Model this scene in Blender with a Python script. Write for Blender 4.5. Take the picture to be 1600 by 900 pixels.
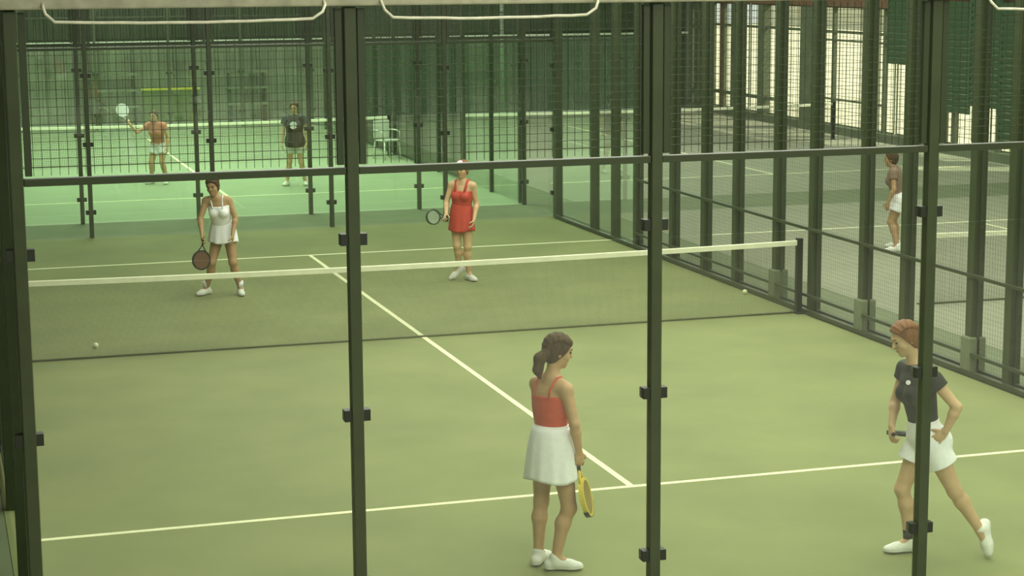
import bpy, math, random
import numpy as np
from mathutils import Matrix, Vector

random.seed(7)
np.random.seed(7)
for o in list(bpy.data.objects):
    bpy.data.objects.remove(o)
scene = bpy.context.scene
COL = scene.collection

# ------------------------------------------------------------------ camera
CAM = np.array([-5.482, -11.42, 4.283])
YAW, PITCH, ROLL, FPX = 0.298, 0.166, -0.007, 2967.4
cy, sy, cp, sp = math.cos(YAW), math.sin(YAW), math.cos(PITCH), math.sin(PITCH)
fw = Vector((sy * cp, cy * cp, -sp))
rt0 = Vector((cy, -sy, 0))
up0 = rt0.cross(fw)
c_, s_ = math.cos(ROLL), math.sin(ROLL)
rt = c_ * rt0 + s_ * up0
up = -s_ * rt0 + c_ * up0
cam_d = bpy.data.cameras.new('camera')
cam = bpy.data.objects.new('camera', cam_d)
COL.objects.link(cam)
m3 = Matrix((rt, up, -fw)).transposed().to_4x4()
m3.translation = Vector(CAM)
cam.matrix_world = m3
cam_d.sensor_width = 36.0
cam_d.lens = FPX * 36.0 / 1600.0
cam_d.clip_end = 400
scene.camera = cam
scene.cycles.transparent_max_bounces = 48      # many panes stand one behind another

# ------------------------------------------------------------------ world, sun, lamps, exposure
scene.view_settings.view_transform = 'Standard'
scene.view_settings.look = 'None'
scene.view_settings.gamma = 1.0
scene.view_settings.use_curve_mapping = False
scene.view_settings.exposure = 0.0

world = bpy.data.worlds.new('world')
scene.world = world
world.use_nodes = True
wn = world.node_tree
wn.nodes.clear()
wo = wn.nodes.new('ShaderNodeOutputWorld')
wb = wn.nodes.new('ShaderNodeBackground')
wb.inputs[0].default_value = (0.86, 0.95, 0.80, 1)
wb.inputs[1].default_value = 0.9
wn.links.new(wb.outputs[0], wo.inputs[0])

sun_d = bpy.data.lights.new('sun', 'SUN')
sun_d.energy = 6.0
sun_d.angle = 0.03
sun_d.color = (1.0, 0.97, 0.72)
sun = bpy.data.objects.new('sun', sun_d)
sun.rotation_euler = (math.radians(18), math.radians(42), 0)
COL.objects.link(sun)

LAMP = (1.0, 0.985, 0.87)


def lamp(loc, sx, sy_, power, color=LAMP):
    d = bpy.data.lights.new('unseen_lamp', 'AREA')
    d.shape = 'RECTANGLE'
    d.size, d.size_y = sx, sy_
    d.energy = power
    d.color = color
    o = bpy.data.objects.new('unseen_lamp', d)
    o.location = loc
    COL.objects.link(o)
    return o


lamp((1.6, 6.8, 7.2), 8, 19, 1800)
lamp((0, 32, 7.2), 8, 18, 2750, (0.92, 1.0, 0.84))
lamp((11.5, 10, 7.2), 8, 18, 1350)
lamp((11.5, 32, 7.2), 8, 18, 1000, (0.92, 1.0, 0.84))
lamp((-1, -8, 7.2), 8, 6, 1050)
lamp((9, -10, 7.2), 10, 8, 700)  # extra lamp added out of view; brightens what the near glass mirrors as haze


# ------------------------------------------------------------------ materials
def mat(name, col, rough=0.7, var=0.0, scale=8.0, metal=0.0, bump=0.0, col2=None, stretch=None, spec=0.5):
    m = bpy.data.materials.new(name)
    m.use_nodes = True
    nt = m.node_tree
    b = nt.nodes['Principled BSDF']
    b.inputs['Roughness'].default_value = rough
    b.inputs['Metallic'].default_value = metal
    b.inputs['Specular IOR Level'].default_value = spec
    c = (*col, 1)
    b.inputs['Base Color'].default_value = c
    if var or col2 or bump:
        tc = nt.nodes.new('ShaderNodeTexCoord')
        mp = nt.nodes.new('ShaderNodeMapping')
        if stretch:
            mp.inputs['Scale'].default_value = stretch
        nz = nt.nodes.new('ShaderNodeTexNoise')
        nz.inputs['Scale'].default_value = scale
        nz.inputs['Detail'].default_value = 4
        nt.links.new(tc.outputs['Object'], mp.inputs[0])
        nt.links.new(mp.outputs[0], nz.inputs[0])
        rp = nt.nodes.new('ShaderNodeValToRGB')
        rp.color_ramp.elements[0].position = 0.32
        rp.color_ramp.elements[1].position = 0.68
        a = tuple(x * (1 - var) for x in col)
        bb = col2 if col2 else tuple(min(1, x * (1 + var)) for x in col)
        rp.color_ramp.elements[0].color = (*a, 1)
        rp.color_ramp.elements[1].color = (*bb, 1)
        nt.links.new(nz.outputs[0], rp.inputs[0])
        nt.links.new(rp.outputs[0], b.inputs['Base Color'])
        if bump:
            bp = nt.nodes.new('ShaderNodeBump')
            bp.inputs['Strength'].default_value = bump
            bp.inputs['Distance'].default_value = 0.01
            nt.links.new(nz.outputs[0], bp.inputs['Height'])
            nt.links.new(bp.outputs[0], b.inputs['Normal'])
    return m


def glass_mat(name, tint, refl=1.52):
    m = bpy.data.materials.new(name)
    m.use_nodes = True
    nt = m.node_tree
    nt.nodes.clear()
    out = nt.nodes.new('ShaderNodeOutputMaterial')
    mix = nt.nodes.new('ShaderNodeMixShader')
    tr = nt.nodes.new('ShaderNodeBsdfTransparent')
    gl = nt.nodes.new('ShaderNodeBsdfGlossy')
    fr = nt.nodes.new('ShaderNodeFresnel')
    fr.inputs[0].default_value = refl
    tr.inputs[0].default_value = (*tint, 1)
    gl.inputs[0].default_value = (1, 1, 1, 1)
    gl.inputs['Roughness'].default_value = 0.0
    ge = nt.nodes.new('ShaderNodeNewGeometry')     # reflect once, at the outer face of the pane
    inv = nt.nodes.new('ShaderNodeMath')
    inv.operation = 'SUBTRACT'
    inv.inputs[0].default_value = 1.0
    nt.links.new(ge.outputs['Backfacing'], inv.inputs[1])
    mul = nt.nodes.new('ShaderNodeMath')
    mul.operation = 'MULTIPLY'
    nt.links.new(fr.outputs[0], mul.inputs[0])
    nt.links.new(inv.outputs[0], mul.inputs[1])
    dbl = nt.nodes.new('ShaderNodeMath')
    dbl.operation = 'MULTIPLY'
    dbl.use_clamp = True
    dbl.inputs[1].default_value = 1.7
    nt.links.new(mul.outputs[0], dbl.inputs[0])
    nt.links.new(dbl.outputs[0], mix.inputs[0])
    nt.links.new(tr.outputs[0], mix.inputs[1])
    nt.links.new(gl.outputs[0], mix.inputs[2])
    nt.links.new(mix.outputs[0], out.inputs[0])
    return m


M = {}
M['turf'] = mat('turf', (0.176, 0.210, 0.078), 0.85, 0.06, 0.8, col2=(0.206, 0.238, 0.090), spec=0.3)
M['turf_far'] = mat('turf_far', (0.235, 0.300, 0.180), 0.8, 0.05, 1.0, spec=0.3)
M['turf_side'] = mat('turf_side', (0.245, 0.260, 0.180), 0.85, 0.06, 1.0, spec=0.3)
M['walk'] = mat('walk', (0.145, 0.175, 0.095), 0.85, 0.08, 2.0, spec=0.3)
M['concrete'] = mat('concrete', (0.36, 0.37, 0.29), 0.85, 0.1, 3.0)
M['line'] = mat('line', (0.72, 0.74, 0.46), 0.8, 0.05, 6.0)
M['post'] = mat('post', (0.036, 0.052, 0.018), 0.42, 0.12, 5.0)
M['rail'] = mat('rail', (0.030, 0.044, 0.015), 0.42)
M['clamp'] = mat('clamp', (0.012, 0.017, 0.008), 0.5)
M['wire'] = mat('wire', (0.035, 0.05, 0.024), 0.5)
M['beam'] = mat('beam', (0.33, 0.33, 0.22), 0.6, 0.2, 9.0)
M['cord'] = mat('cord', (0.62, 0.62, 0.46), 0.6, 0.15, 12.0)
M['net'] = mat('net', (0.05, 0.062, 0.024), 0.8)
M['cordage'] = mat('cordage', (0.095, 0.11, 0.04), 0.8)
M['tape'] = mat('tape', (0.75, 0.77, 0.56), 0.75, 0.06, 5.0)
M['glass'] = glass_mat('glass', (0.955, 0.985, 0.945))
M['glass_far'] = glass_mat('glass_far', (0.93, 0.98, 0.93))
M['base'] = mat('base', (0.15, 0.18, 0.10), 0.9, 0.15, 6.0)
M['wall_grey'] = mat('wall_grey', (0.20, 0.20, 0.15), 0.8, 0.35, 0.9)
M['wall_green'] = mat('wall_green', (0.085, 0.125, 0.075), 0.8, 0.2, 0.8)
M['wall_dark'] = mat('wall_dark', (0.040, 0.060, 0.028), 0.8, 0.2, 1.5)
M['plain'] = mat('plain', (0.30, 0.31, 0.25), 0.9, 0.1, 2.0)
M['roof'] = mat('roof', (0.30, 0.31, 0.26), 0.9)
M['ground'] = mat('ground', (0.62, 0.60, 0.44), 0.9, 0.1, 0.4)
M['column'] = mat('column', (0.085, 0.105, 0.055), 0.8, 0.2, 2.0)
M['redbrown'] = mat('redbrown', (0.13, 0.07, 0.035), 0.7, 0.2, 3.0)
M['louvre'] = mat('louvre', (0.045, 0.095, 0.04), 0.6)
M['palewall'] = mat('palewall', (0.72, 0.70, 0.52), 0.9, 0.08, 0.7)
M['white'] = mat('white', (0.85, 0.86, 0.86), 0.75, 0.03, 30.0)
M['white_shoe'] = mat('white_shoe', (0.72, 0.74, 0.66), 0.6, 0.05, 40.0)
M['sole'] = mat('sole', (0.62, 0.62, 0.55), 0.7)
M['skin'] = mat('skin', (0.50, 0.31, 0.155), 0.55, 0.06, 14.0)
M['skin_pale'] = mat('skin_pale', (0.56, 0.37, 0.20), 0.55, 0.06, 14.0)
M['skin_tan'] = mat('skin_tan', (0.38, 0.235, 0.11), 0.55, 0.06, 14.0)
M['hair_dark'] = mat('hair_dark', (0.062, 0.036, 0.012), 0.6, 0.4, 60.0, bump=0.4, stretch=(1, 1, 0.2), spec=0.15)
M['hair_red'] = mat('hair_red', (0.20, 0.085, 0.028), 0.45, 0.35, 60.0, bump=0.4, stretch=(1, 1, 0.2), spec=0.15)
M['red'] = mat('red', (0.56, 0.075, 0.032), 0.7, 0.08, 20.0)
M['red2'] = mat('red2', (0.50, 0.055, 0.030), 0.7, 0.08, 20.0)
M['black'] = mat('black', (0.011, 0.014, 0.007), 0.75, 0.2, 20.0)
M['navy'] = mat('navy', (0.035, 0.048, 0.045), 0.8, 0.1, 10.0)
M['pink'] = mat('pink', (0.48, 0.17, 0.10), 0.8, 0.1, 10.0)
M['yellow'] = mat('yellow', (0.66, 0.52, 0.06), 0.4)
M['ochre'] = mat('ochre', (0.24, 0.17, 0.03), 0.4, 0.3, 6.0)
M['blackp'] = mat('blackp', (0.012, 0.013, 0.010), 0.4)
M['brown'] = mat('brown', (0.12, 0.06, 0.025), 0.5)
M['darkgreen'] = mat('darkgreen', (0.02, 0.045, 0.022), 0.5)
M['ball'] = mat('ball', (0.82, 0.84, 0.55), 0.8, 0.05, 60.0)
M['eye'] = mat('eye', (0.03, 0.02, 0.012), 0.2)
M['lip'] = mat('lip', (0.42, 0.16, 0.10), 0.5)
M['olive'] = mat('olive', (0.085, 0.105, 0.03), 0.8, 0.2, 3.0)
M['plastic'] = mat('plastic', (0.55, 0.60, 0.48), 0.5)


# ------------------------------------------------------------------ helpers
def finish(o, label=None, cat=None, group=None, kind=None):
    if label:
        o['label'] = label
    if cat:
        o['category'] = cat
    if group:
        o['group'] = group
    if kind:
        o['kind'] = kind
    return o


def empty(name, loc=(0, 0, 0), rz=0.0):
    o = bpy.data.objects.new(name, None)
    o.empty_display_size = 0.2
    o.location = loc
    o.rotation_euler = (0, 0, rz)
    COL.objects.link(o)
    return o


def part(name, mesh, parent=None, loc=(0, 0, 0), rot=(0, 0, 0)):
    o = bpy.data.objects.new(name, mesh)
    o.location = loc
    o.rotation_euler = rot
    if parent:
        o.parent = parent
    COL.objects.link(o)
    return o


BF = [(0, 3, 2, 1), (4, 5, 6, 7), (0, 1, 5, 4), (1, 2, 6, 5), (2, 3, 7, 6), (3, 0, 4, 7)]


def boxes_mesh(name, bl, m, bevel=0.0):
    """bl: list of (x0,x1,y0,y1,z0,z1)"""
    vs, fs = [], []
    for (x0, x1, y0, y1, z0, z1) in bl:
        n = len(vs)
        vs += [(x0, y0, z0), (x1, y0, z0), (x1, y1, z0), (x0, y1, z0), (x0, y0, z1), (x1, y0, z1), (x1, y1, z1), (x0, y1, z1)]
        fs += [tuple(n + i for i in f) for f in BF]
    me = bpy.data.meshes.new(name)
    me.from_pydata(vs, [], fs)
    me.materials.append(m)
    if bevel:
        import bmesh
        bm = bmesh.new()
        bm.from_mesh(me)
        bmesh.ops.bevel(bm, geom=bm.edges[:], offset=bevel, segments=2, affect='EDGES', profile=0.5)
        bm.to_mesh(me)
        bm.free()
    me.update()
    return me


def cbox(name, c, s, m, bevel=0.0):
    return boxes_mesh(name, [(c[0] - s[0] / 2, c[0] + s[0] / 2, c[1] - s[1] / 2, c[1] + s[1] / 2, c[2] - s[2] / 2, c[2] + s[2] / 2)], m, bevel)


def tube_mesh(name, pts, rad, m, n=8):
    pts = [Vector(p) for p in pts]
    rads = rad if isinstance(rad, (list, tuple)) else [rad] * len(pts)
    vs, fs = [], []
    prev = None
    for i, p in enumerate(pts):
        t = (pts[min(i + 1, len(pts) - 1)] - pts[max(i - 1, 0)]).normalized()
        a = Vector((0, 0, 1)) if abs(t.z) < 0.9 else Vector((1, 0, 0))
        if prev is not None:
            a = prev
        u = (a - t * a.dot(t)).normalized()
        prev = u
        w = t.cross(u)
        for k in range(n):
            an = 2 * math.pi * k / n
            vs.append(p + (u * math.cos(an) + w * math.sin(an)) * rads[i])
    for i in range(len(pts) - 1):
        for k in range(n):
            a, b = i * n + k, i * n + (k + 1) % n
            fs.append((a, b, b + n, a + n))
    fs.append(tuple(range(n - 1, -1, -1)))
    fs.append(tuple(len(vs) - n + k for k in range(n)))
    me = bpy.data.meshes.new(name)
    me.from_pydata([tuple(v) for v in vs], [], fs)
    me.materials.append(m)
    for p in me.polygons:
        p.use_smooth = len(p.vertices) == 4
    me.update()
    return me


def ball_mesh(name, r, m, nu=16, nv=10, sc=(1, 1, 1)):
    vs, fs = [(0, 0, r * sc[2])], []
    for j in range(1, nv):
        t = math.pi * j / nv
        for i in range(nu):
            a = 2 * math.pi * i / nu
            vs.append((r * sc[0] * math.sin(t) * math.cos(a), r * sc[1] * math.sin(t) * math.sin(a), r * sc[2] * math.cos(t)))
    vs.append((0, 0, -r * sc[2]))
    for i in range(nu):
        fs.append((0, 1 + i, 1 + (i + 1) % nu))
        fs.append((len(vs) - 1, 1 + (nv - 2) * nu + (i + 1) % nu, 1 + (nv - 2) * nu + i))
    for j in range(nv - 2):
        for i in range(nu):
            a = 1 + j * nu + i
            b = 1 + j * nu + (i + 1) % nu
            fs.append((a, a + nu, b + nu, b))
    me = bpy.data.meshes.new(name)
    me.from_pydata(vs, [], fs)
    me.materials.append(m)
    for p in me.polygons:
        p.use_smooth = True
    me.update()
    return me


# ------------------------------------------------------------------ floors, roof and outer walls
def floor_slab(name, x0, x1, y0, y1, z1, m, label, t=0.2):
    o = part(name, boxes_mesh(name, [(x0, x1, y0, y1, z1 - t, z1)], m))
    finish(o, label, kind='structure')
    return o


floor_a = floor_slab('floor', -5.06, 5.06, -0.06, 20.06, 0.0, M['turf'], 'olive green court floor with white service lines under the four near players')
floor_b = floor_slab('floor', 6.0, 17.0, -0.06, 20.06, 0.0, M['turf_side'], 'dull grey green floor of the court to the right')
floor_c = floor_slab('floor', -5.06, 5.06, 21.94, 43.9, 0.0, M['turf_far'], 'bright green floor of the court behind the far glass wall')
floor_d = floor_slab('floor', 6.0, 17.0, 21.94, 43.9, 0.0, M['turf_side'], 'dull green floor of the farthest court on the right')
walk = part('floor', boxes_mesh('floor', [(-12, 17.4, 20.06, 21.94, -0.2, -0.005), (5.06, 6.0, -0.06, 20.06, -0.2, -0.005), (5.06, 6.0, 21.94, 43.9, -0.2, -0.005),
                                         (-12, -5.06, -0.06, 20.06, -0.2, -0.005), (-12, -5.06, 21.94, 43.9, -0.2, -0.005)], M['walk']))
finish(walk, 'dull green walkway strips running between the courts', kind='structure')
floor_slab('floor', -12, 17.4, -17, -0.06, -0.01, M['concrete'], 'grey concrete floor in front of the near glass wall')
part_roof = part('ceiling', boxes_mesh('ceiling', [(-12, 17.4, -17, 45, 7.6, 7.8)], M['roof']))
finish(part_roof, 'plain roof over the courts', kind='structure')
finish(part('wall_rear', boxes_mesh('wall_rear', [(-12, 17.4, -17.2, -17, 0, 7.6)], M['plain'])), 'plain wall behind the viewer', kind='structure')
finish(part('wall_outer', boxes_mesh('wall_outer', [(-12.2, -12, -17, 45, 0, 7.6)], M['plain'])), 'plain outer wall to the left of the courts', kind='structure')
finish(part('wall_side', boxes_mesh('wall_side', [(17.2, 17.4, -17, 22.0, 0, 7.6)], M['wall_green'])), 'dark green side wall to the right of the courts', kind='structure')


def line_part(parent, name, x0, x1, y0, y1):
    return part(name, boxes_mesh(name, [(x0, x1, y0, y1, 0.0, 0.003)], M['line']), parent)


for fl, ox, oy in ((floor_a, 0, 0), (floor_b, 11.5, 0), (floor_c, 0, 22), (floor_d, 11.5, 22)):
    line_part(fl, 'service_line', ox - 4.95, ox + 4.95, oy + 3.02, oy + 3.08)
    line_part(fl, 'service_line', ox - 4.95, ox + 4.95, oy + 16.92, oy + 16.98)
    line_part(fl, 'center_line', ox - 0.03, ox + 0.03, oy + 3.08, oy + 16.92)

# ------------------------------------------------------------------ court enclosure pieces
def wire_panel(name, w, h, pitch, t, m, frame=0.035, ends=True):
    bl = []
    n = int(round(w / pitch))
    for i in range(1, n):
        x = -w / 2 + i * w / n
        bl.append((x - t / 2, x + t / 2, -t / 2, t / 2, 0, h))
    k = int(round(h / pitch))
    for j in range(1, k):
        z = j * h / k
        bl.append((-w / 2, w / 2, -t / 2, t / 2, z - t / 2, z + t / 2))
    f = frame
    bl += [(-w / 2, -w / 2 + f, -f / 2, f / 2, 0, h), (w / 2 - f, w / 2, -f / 2, f / 2, 0, h)]
    if ends:
        bl += [(-w / 2 + f, w / 2 - f, -f / 2, f / 2, 0, f), (-w / 2 + f, w / 2 - f, -f / 2, f / 2, h - f, h)]
    return boxes_mesh(name, bl, m)


MESH_CACHE = {}


def cached(key, fn):
    if key not in MESH_CACHE:
        MESH_CACHE[key] = fn()
    return MESH_CACHE[key]


def end_wall(name, ox, y, label, near=False, beam=False):
    """glass wall with posts every two metres, three metres of glass and one metre of wire mesh"""
    root = empty(name, (ox, y, 0))
    finish(root, label, kind='structure')
    gm = M['glass'] if near else M['glass_far']
    H = 4.07
    tag = 'n' if near else 'f'
    pw = 0.075 if near else 0.07
    post_me = cached('post' + tag, lambda: boxes_mesh('post', [(-pw / 2, pw / 2, -0.04, 0.04, 0, H)], M['post'], 0.006))
    pane_me = cached('pane' + tag, lambda: boxes_mesh('glass_pane', [(-0.957, 0.957, -0.006, 0.006, 0.03, 3.065)], gm))
    rail_me = cached('rail', lambda: boxes_mesh('rail', [(-0.960, 0.960, -0.03, 0.03, 3.05, 3.095)], M['rail'], 0.004))
    mesh_me = cached('mesh_top', lambda: wire_panel('mesh_panel', 1.90, 0.95, 0.05, 0.0032, M['rail'], 0.04, False))
    clamp_me = cached('clamp' + tag, lambda: boxes_mesh('clamp', [(-0.082, -pw / 2, -0.03, 0.05, -0.036, 0.036), (pw / 2, 0.082, -0.03, 0.05, -0.036, 0.036), (-0.082, 0.082, 0.042, 0.055, -0.03, 0.03)], M['clamp']))
    for i in range(6):
        x = -5 + 2 * i
        part('post', post_me, root, (x, 0, 0))
        for z in (0.42, 1.53, 2.645):
            part('clamp', clamp_me, root, (x, 0, z))
    for i in range(5):
        x = -4 + 2 * i
        part('glass_pane', pane_me, root, (x, 0, 0))
        part('rail', rail_me, root, (x, 0, 0))
        part('mesh_panel', mesh_me, root, (x, 0, 3.11))
    if beam:
        part('top_beam', boxes_mesh('top_beam', [(-5.1, 5.1, -0.09, 0.09, 4.075, 4.22)], M['beam'], 0.01), root)
    else:
        part('top_rail', cached('toprail', lambda: boxes_mesh('top_rail', [(-5.05, 5.05, -0.035, 0.035, 4.07, 4.13)], M['rail'])), root)
    return root


def side_wall(name, x, oy, posts, label, bases=(), h=4.05, glass_ends=True, rails=(), pitch=0.05, wire=0.004, pw=0.04):
    root = empty(name, (x, oy, 0))
    finish(root, label, kind='structure')
    post_me = cached('spost%.2f%.3f' % (h, pw), lambda: boxes_mesh('post', [(-pw, pw, -pw, pw, 0, h + 0.06)], M['post'], 0.005))
    base_me = cached('pbase', lambda: boxes_mesh('post_base', [(-0.10, 0.10, -0.10, 0.10, 0, 0.42)], M['base'], 0.02))
    for yv in posts:
        part('post', post_me, root, (0, yv, 0))
    for yv in bases:
        part('post_base', base_me, root, (0, yv, 0))
    for a, b in zip(posts[:-1], posts[1:]):
        w = b - a - 2 * pw - .01
        mid = (a + b) / 2
        isg = glass_ends and (mid < 4 or mid > 16)
        if isg:
            me = cached('sg%.2f%.2f' % (w, h), lambda: boxes_mesh('glass_pane', [(-w / 2, w / 2, -0.006, 0.006, 0.03, h)], M['glass_far']))
            part('glass_pane', me, root, (0, mid, 0), (0, 0, math.pi / 2))
        else:
            me = cached('sm%.2f%.2f' % (w, h), lambda: wire_panel('mesh_panel', w, h - 0.06, pitch, wire, M['wire'], 0.03))
            part('mesh_panel', me, root, (0, mid, 0.05), (0, 0, math.pi / 2))
    for (z, a, b, t) in rails:
        part('rail', boxes_mesh('rail', [(-0.06 - t, -0.06 + t * 0, a, b, z - t / 2, z + t / 2)], M['rail']), root)
    part('top_rail', cached('strail%.1f' % (posts[-1] - posts[0]), lambda: boxes_mesh('top_rail', [(-0.03, 0.03, posts[0], posts[-1], h + 0.06, h + 0.11)], M['rail'])), root)
    return root


wall_near = end_wall('wall_near', 0, 0, 'glass wall with dark green posts and wire mesh above, nearest to the viewer', near=True, beam=True)
wall_far = end_wall('wall_far', 0, 20.06, 'far glass wall of the main court behind the two far players')
end_wall('wall_near', 0, 21.9, 'glass wall just behind the far wall, closing off the bright green court')
end_wall('wall_far', 0, 41.9, 'glass wall at the far end of the bright green court')

right_posts = [0.12, 2.0, 4.0, 5.3, 6.05, 7.5, 8.5, 9.85, 10.9, 12.2, 13.3, 14.5, 16.0, 17.0, 18.0, 19.9]
side_wall('wall_right', 5.0, 0, right_posts, 'wire mesh side wall with many dark posts on the right of the main court',
          bases=(6.05, 8.5, 10.9), rails=((1.08, 4.05, 15.95, 0.035), (0.24, 4.05, 15.95, 0.035), (0.04, 0.15, 19.85, 0.05)), pitch=0.05, wire=0.0014, pw=0.065)
even = [0.12, 2.0, 4.0, 6.0, 8.0, 10.0, 12.0, 14.0, 16.0, 18.0, 19.9]
side_wall('wall_left', -5.0, 0, even, 'side wall of posts, glass and mesh on the left edge')
side_wall('wall_left', -5.0, 22, even, 'left side wall of the bright green court behind', pitch=0.1, wire=.003)
side_wall('wall_right', 5.0, 22, even, 'right side wall of the bright green court behind', pitch=0.1, wire=.003)

# pale cords hanging under the top beam
for x0, x1, lab in ((-4.81, -3.19, 'pale hanging cord with turned up ends below the top beam, leftmost of three'),
                    (-2.82, -1.46, 'pale hanging cord with turned up ends below the top beam, middle of three'),
                    (1.32, 2.75, 'pale hanging cord with turned up ends below the top beam, rightmost, cut by the frame')):
    pts = [(x0, -0.085, 4.11), (x0, -0.13, 4.085), (x0 + 0.01, -0.15, 4.05), (x0 + 0.06, -0.15, 4.005)]
    for k in range(1, 12):
        t = k / 12
        pts.append((x0 + 0.06 + (x1 - x0 - 0.12) * t, -0.15, 4.005 - 0.012 * math.sin(math.pi * t) + random.uniform(-.002, .002)))
    pts += [(x1 - 0.06, -0.15, 4.005), (x1, -0.15, 4.045), (x1 + 0.02, -0.13, 4.085), (x1 + 0.02, -0.085, 4.11)]
    o = part('hanging_cord', tube_mesh('hanging_cord', pts, 0.009, M['cord'], 8))
    finish(o, lab, 'cord', 'pale cords under the top beam')


# ------------------------------------------------------------------ nets
def make_net(ox, y, label, fine=True):
    root = empty('court_net', (ox, y, 0))
    finish(root, label, 'net', 'court nets')
    p = 0.016 if fine else 0.04
    t = 0.0015 if fine else 0.004

    def build():
        bl = []
        n = int(9.9 / p)
        for i in range(n + 1):
            x = -4.82 + 9.64 * i / n
            h = 0.86 + 0.04 * (abs(x) / 5) ** 2
            bl.append((x - t / 2, x + t / 2, -t / 2, t / 2, 0.02, h))
        k = int(0.86 / p)
        for j in range(k + 1):
            z = 0.02 + j * 0.86 / (k + 1)
            bl.append((-4.82, 4.82, -t / 2, t / 2, z - t / 2, z + t / 2))
        return boxes_mesh('net_mesh', bl, M['net'])
    o = part('net_mesh', cached('net%d' % fine, build), root)
    o['kind'] = 'stuff'

    def tape():
        vs, fs = [], []
        for i in range(21):
            x = -4.84 + 9.68 * i / 20
            h = 0.88 + 0.04 * (abs(x) / 5) ** 2
            for dy, dz in ((-0.012, -0.055), (0.012, -0.055), (0.012, 0), (0.004, 0.008), (-0.004, 0.008), (-0.012, 0)):
                vs.append((x, dy, h + dz))
        for i in range(20):
            for k in range(6):
                a, b = i * 6 + k, i * 6 + (k + 1) % 6
                fs.append((a, b, b + 6, a + 6))
        me = bpy.data.meshes.new('tape')
        me.from_pydata(vs, [], fs)
        me.materials.append(M['tape'])
        return me
    part('tape', cached('tape', tape), root)
    part('bottom_cord', cached('bcord', lambda: tube_mesh('bottom_cord', [(-4.82, 0, .014), (0, 0, .013), (4.82, 0, .014)], .012, M['cordage'], 8)), root)
    pm = cached('netpost', lambda: boxes_mesh('net_post', [(-0.035, 0.035, -0.035, 0.035, 0, 0.95), (-0.06, 0.06, -0.09, 0.09, 0, 0.015)], M['clamp']))
    for sx in (-1, 1):
        part('net_post', pm, root, (sx * 4.86, 0, 0))
    return root


make_net(0, 10, 'long net with white tape across the main court between the players')
make_net(11.5, 10, 'net of the court to the right, seen through the mesh wall')
make_net(0, 32, 'net with white tape on the bright green court behind', False)
make_net(11.5, 32, 'net of the farthest court on the right, behind many posts', False)

for loc, lab in (((-3.76, 10.6, 0.033), 'small pale ball on the floor just beyond the net at the left'),
                 ((4.80, 11.5, 0.033), 'small pale ball on the floor beyond the net by the right mesh wall')):
    o = part('ball', ball_mesh('ball', 0.033, M['ball']), None, loc)
    finish(o, lab, 'ball', 'balls lying on the court')

# ------------------------------------------------------------------ back wall of the hall
wall_back = empty('wall_back', (0, 44, 0))
finish(wall_back, 'dark ribbed wall closing the hall behind the farthest courts', kind='structure')


def ribbed(w, h, m, name='panel', pitch=0.16, depth=0.035):
    vs, fs = [], []
    n = max(2, int(w / pitch))
    xs = []
    for i in range(n):
        x = i * w / n
        q = w / n
        xs += [(x, 0), (x + q * 0.45, 0), (x + q * 0.55, -depth), (x + q * 0.9, -depth)]
    xs.append((w, 0))
    for (x, y) in xs:
        vs += [(x, y, 0), (x, y, h)]
    for i in range(len(xs) - 1):
        fs.append((2 * i, 2 * i + 2, 2 * i + 3, 2 * i + 1))
    k = len(vs)
    vs += [(0, 0.05, 0), (0, 0.05, h), (w, 0.05, 0), (w, 0.05, h)]
    fs += [(k, k + 1, k + 3, k + 2), (0, 1, k + 1, k), (2 * len(xs) - 2, k + 2, k + 3, 2 * len(xs) - 1)]
    me = bpy.data.meshes.new(name)
    me.from_pydata(vs, [], fs)
    me.materials.append(m)
    return me


pg = ribbed(1.18, 2.28, M['wall_grey'])
pn = ribbed(1.18, 2.28, M['wall_green'])
pd = ribbed(1.18, 1.9, M['wall_dark'])
for i in range(24):
    x = -11.8 + 1.2 * i
    part('panel', pg if x < 5.4 else pn, wall_back, (x, 0, 0))
    part('upper_panel', pd, wall_back, (x, 0, 2.42))
part('rail', boxes_mesh('rail', [(-12, 17.3, -0.10, 0.06, 2.29, 2.35)], M['plastic']), wall_back)
part('backing', boxes_mesh('backing', [(-12, 17.3, 0.055, 0.12, 0, 4.32)], M['wall_dark']), wall_back)
part('fascia', boxes_mesh('fascia', [(-12, 17.3, 0.0, 0.3, 4.32, 7.6)], M['wall_dark']), wall_back)

for (px, z0, z1, r, lab) in ((-1.16, 0.0, 3.4, 0.075, 'tall pale pole standing against the back wall'), (-3.03, 0.0, 1.25, 0.06, 'short pale pole by the back wall at the left')):
    root = empty('pale_pole', (px, 43.6, 0))
    finish(root, lab, 'pole')
    part('shaft', tube_mesh('shaft', [(0, 0, 0), (0, 0, z1 - .05), (0, 0, z1)], [r, r * .85, r * .6], M['plastic'], 12), root)
    part('foot', tube_mesh('foot', [(0, 0, 0.002), (0, 0, 0.05)], [r * 2, r * 1.7], M['plastic'], 12), root)

root = empty('banner_board', (1.15, 42.9, 0))
finish(root, 'olive board with a pale yellow top edge against the back wall', 'board')
part('panel', boxes_mesh('panel', [(-0.8, 0.8, -0.02, 0.02, 0.1, 1.0)], M['olive'], 0.005), root)
part('edge_strip', boxes_mesh('edge_strip', [(-0.82, 0.82, -0.03, 0.03, 1.0, 1.06)], M['yellow']), root)
for sx in (-.7, .7):
    part('leg', boxes_mesh('leg', [(sx - .03, sx + .03, -.15, .15, 0, .03), (sx - .02, sx + .02, -.019, .019, 0.03, .1)], M['olive']), root)

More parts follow.
